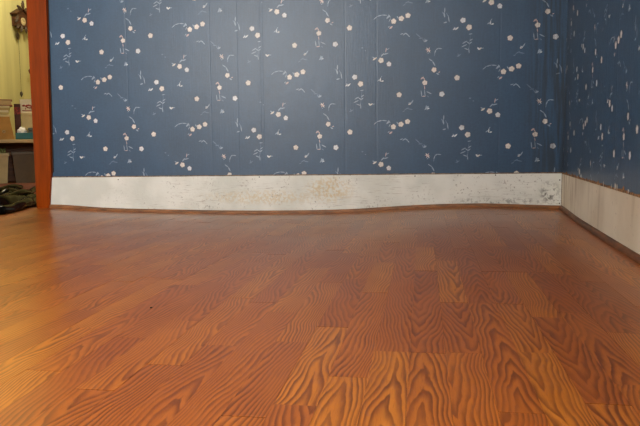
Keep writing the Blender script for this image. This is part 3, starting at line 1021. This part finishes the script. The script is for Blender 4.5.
obj('hole_ring', bm, simple('pale_metal_ring', (214, 196, 150), 0.4, 0.05, 10.0), mf)

# papers lying on the file box
for i in range(5):
    o = obj('paper_stack', bx(-.12 + .006 * (i % 2), .088 - .004 * ((i * 3) % 4), 0, .22, 0, .0155, .001), simple('yellowed_paper', [(222, 206, 150), (206, 186, 120), (236, 226, 186), (196, 170, 104), (224, 208, 156)][i], 0.8, 0.05, 10.0, stretch=(1, 1, 60)))
    o.location = at_shelf(-.12, .02, TZ + .1725 + i * .0165)
    o.rotation_euler = (0, 0, SA)
    tag(o, ['yellowed paper stack lying directly on the cardboard file box', 'dull yellow paper stack, second from below on the file box', 'palest cream paper stack in the middle of the pile on the file box',
            'darkest tan paper stack in the pile on the file box', 'yellowed paper stack at the top of the pile, under the red book'][i], 'paper', 'papers piled on the file box')
bk = tag(empty('red_book', at_shelf(-.12, .025, TZ + .2555), SA), 'red brown hardback book lying on top of the paper pile', 'book')
m_rb = simple('red_brown_cloth', (138, 62, 34), 0.7, 0.15, 20.0)
obj('cover', bx(-.115, .108, 0, .20, 0, .006, .001), m_rb, bk); obj('cover', bx(-.115, .108, 0, .20, .040, .046, .001), m_rb, bk)
obj('spine', bx(-.119, -.1151, 0, .20, 0, .046, .001), m_rb, bk)
obj('page_block', bx(-.1149, .102, .004, .196, .0061, .0399), simple('page_edges', (206, 178, 122), 0.8, 0.1, 10.0, stretch=(1, 1, 90)), bk)

# upright dark book and beige carton behind, with the white card standing on the carton
dk_ = tag(empty('dark_book', at_shelf(.021, .14, TZ), SA), 'dark purple brown book standing upright behind the white bundle', 'book')
m_db = simple('dark_purple_cloth', (84, 48, 36), 0.7, 0.15, 15.0)
obj('spine', bx(-.023, .023, 0, .005, 0, .275, .002), m_db, dk_)
obj('cover', bx(-.023, -.019, .0051, .17, 0, .275), m_db, dk_); obj('cover', bx(.019, .023, .0051, .17, 0, .275), m_db, dk_)
obj('page_block', bx(-.0189, .0189, .0052, .165, .004, .27), bpy.data.materials['page_edges'], dk_)
obj('spine_band', bx(-.0233, .0233, -.001, -.0001, .195, .25), simple('spine_label_red', (132, 46, 30), 0.6, 0.4, 60.0), dk_)
o = tag(empty('beige_box', at_shelf(.05, .14, TZ), SA), 'plain beige carton standing behind the teal tray', 'box')
m_bx = simple('beige_carton', (212, 190, 134), 0.75, 0.06, 6.0)
obj('carton', bx(0, .20, 0, .18, 0, .188, .002), m_bx, o); obj('lid', bx(-.002, .202, -.002, .182, .1885, .206, .002), m_bx, o)
cd = tag(empty('white_card', at_shelf(.093, .155, TZ + .2065), SA), 'white card with red brown drawing standing on the beige carton', 'card')
obj('card_sheet', bx(-.052, .060, 0, .004, 0, .106), simple('card_white', (238, 230, 196), 0.7, 0.03, 8.0), cd)
m_ink = simple('card_red_ink', (150, 58, 34), 0.7, 0.2, 40.0)
def ink(path, r):
    bm = bmesh.new(); tube(bm, [(x, -.0006, z) for x, z in path], r, 5)
    for v in bm.verts: v.co.y = -.0006 + (v.co.y + .0006) * .1
    obj('drawn_mark', bm, m_ink, cd)
ink([(-.034, .052), (-.026, .058), (-.016, .056)], .0075)
ink([(-.014, .050), (-.002, .058), (.012, .060), (.026, .056), (.036, .046)], .0070)
ink([(-.006, .050), (.004, .040), (.018, .038), (.034, .040)], .0050)
ink([(-.010, .040), (-.012, .026)], .0035)
ink([(.030, .040), (.032, .026)], .0035)
ink([(-.036, .018), (-.01, .016), (.018, .017), (.046, .015)], .0042)

# teal tray with the cloth bundle and a slate case in it
tr = tag(empty('teal_tray', at_shelf(0, .012, TZ), SA), 'teal plastic tray on the front of the shelf top', 'tray')
m_teal = simple('teal_plastic', (24, 104, 98), 0.4, 0.08, 6.0)
obj('tray_base', bx(0, .26, 0, .115, 0, .006, .002), m_teal, tr)
obj('tray_wall', bx(0, .26, 0, .005, .0061, .050, .002), m_teal, tr); obj('tray_wall', bx(0, .26, .110, .115, .0061, .050, .002), m_teal, tr)
obj('tray_wall', bx(0, .005, .0051, .1099, .0061, .050, .002), m_teal, tr); obj('tray_wall', bx(.255, .26, .0051, .1099, .0061, .050, .002), m_teal, tr)
bm = bmesh.new()
bmesh.ops.create_icosphere(bm, subdivisions=4, radius=1.0)
for v in bm.verts:
    p = v.co.copy()
    d = 1 + .22 * noise.noise(p * 2.3) + .10 * noise.noise(p * 6)
    v.co = Vector((p.x * .034 * d, p.y * .034 * d, .046 + p.z * .040 * d))
t = NT('white_blue_cloth', .85, .3)
nz = t.noise(t.obj(), 22.0, 2.0)
t.base(t.mix(t.ramp(nz, .54, .60), rgba((236, 234, 226)), rgba((70, 92, 130))))
o = obj('cloth_bundle', bm, t.m, None, True)
o.location = at_shelf(.046, .065, TZ + .0065)
o.rotation_euler = (0, 0, SA)
tag(o, 'crumpled white and blue cloth bundle lying in the teal tray', 'cloth')
o = tag(empty('slate_case', at_shelf(.092, .022, TZ + .0065), SA), 'dark slate green case standing in the teal tray', 'case')
m_sl = simple('slate_green_plastic', (84, 94, 80), 0.5, 0.1, 8.0)
obj('case_body', bx(0, .15, 0, .085, 0, .062, .004), m_sl, o); obj('case_lid', bx(-.002, .152, -.002, .087, .0625, .082, .004), m_sl, o)

# ------------------------------------------------------------------ black plastic sack slumped through the doorway
def sack():
    t = NT('black_plastic_film', .12, .045)
    nz = t.noise(t.obj(), 26.0, 4.0, .6)
    t.base(t.mix(nz, rgba((6, 6, 5)), rgba((16, 14, 11))))
    root = tag(empty('plastic_sack', (-2.56, 3.42, -.022)), 'crumpled glossy black plastic sack lying on the floor in the doorway', 'sack')
    bm = bmesh.new()
    NU, NV = 84, 60
    # folded layers: a low heap whose outline follows a slanting front edge
    ax = Vector((.30, -.954))         # towards the camera along the slanting edge
    px_ = Vector((.954, .30))         # out towards the doorway's right side
    rows = []
    for i in range(NU + 1):
        row = []
        th = 2 * PI * i / NU
        for j in range(NV + 1):
            f = j / NV
            a, b = math.cos(th), math.sin(th)
            e = (abs(a) ** 3.0 + abs(b) ** 3.0) ** (-1 / 3.0)
            P = ax * (a * e * .50) + px_ * (b * e * .265)
            rim = 1 + .05 * noise.noise(Vector((a * 2.2, b * 2.2, 5)))
            if f < .15:
                r_ = 1 - .08 * (1 - f / .15); z = .030 * f / .15
            else:
                g = (f - .15) / .85
                r_ = 1 - g
                z = .030 + .062 * (g ** .55)
            x, y = P.x * r_ * rim, P.y * r_ * rim
            s_ = P.normalized()
            q = Vector((x, y, 0))
            along = q.dot(Vector((ax.x, ax.y, 0))); acr = q.dot(Vector((px_.x, px_.y, 0)))
            fold = abs(noise.noise(Vector((acr * 17 + along * 3.0, along * 2.4, 1.7)))) * .085 - .018
            fold += abs(noise.noise(Vector((acr * 34, along * 12, 8.3)))) * .014
            z += fold * min(1, f * 4)
            row.append((x, y, max(z, .0005)))
        rows.append(row)
    grid = [[bm.verts.new(p) for p in rows[i][:-1]] for i in range(NU)]
    top = bm.verts.new(rows[0][-1])
    for i in range(NU):
        for j in range(NV - 1):
            bm.faces.new((grid[i][j], grid[(i + 1) % NU][j], grid[(i + 1) % NU][j + 1], grid[i][j + 1]))
        bm.faces.new((grid[i][NV - 1], grid[(i + 1) % NU][NV - 1], top))
    bm.faces.new([grid[i][0] for i in range(NU)][::-1])
    obj('sack_body', bm, t.m, root, True)
    # rolled hem along the front edge
    for (o_, z_, r0, k) in ((.262, .026, .026, 0.0), (.20, .072, .018, 2.0), (.10, .094, .015, 4.0)):
        bm = bmesh.new()
        path, rad = [], []
        for i in range(29):
            s_ = -.44 + .92 * i / 28
            w = o_ + .014 * math.sin(s_ * 9 + k)
            p = ax * s_ + px_ * w
            path.append((p.x, p.y, z_ + .008 * math.sin(s_ * 13 + k)))
            rad.append(r0 * (1 + .25 * noise.noise(Vector((s_ * 9, k, 0)))) * (1 if 0 < i < 28 else .4))
        tube(bm, path, rad, 12)
        for v in bm.verts:
            v.co += v.co.normalized() * .006 * noise.noise(v.co * 32)
            v.co.z = max(v.co.z, .0005)
        obj('rolled_fold', bm, t.m, root, True)
    return root
sack()

# tiny dark crumb on the laminate
bm = bmesh.new()
bmesh.ops.create_icosphere(bm, subdivisions=2, radius=1.0)
for v in bm.verts:
    d = 1 + .35 * noise.noise(v.co * 1.7)
    v.co = Vector((v.co.x * .0026 * d, v.co.y * .0034 * d, .0009 + v.co.z * .0011))
o = obj('crumb', bm, m_nail)
CR = (-.59, 1.288)
o.location = (CR[0], CR[1], floor_z(*CR))
tag(o, 'tiny dark crumb lying alone on the laminate floor', 'crumb')
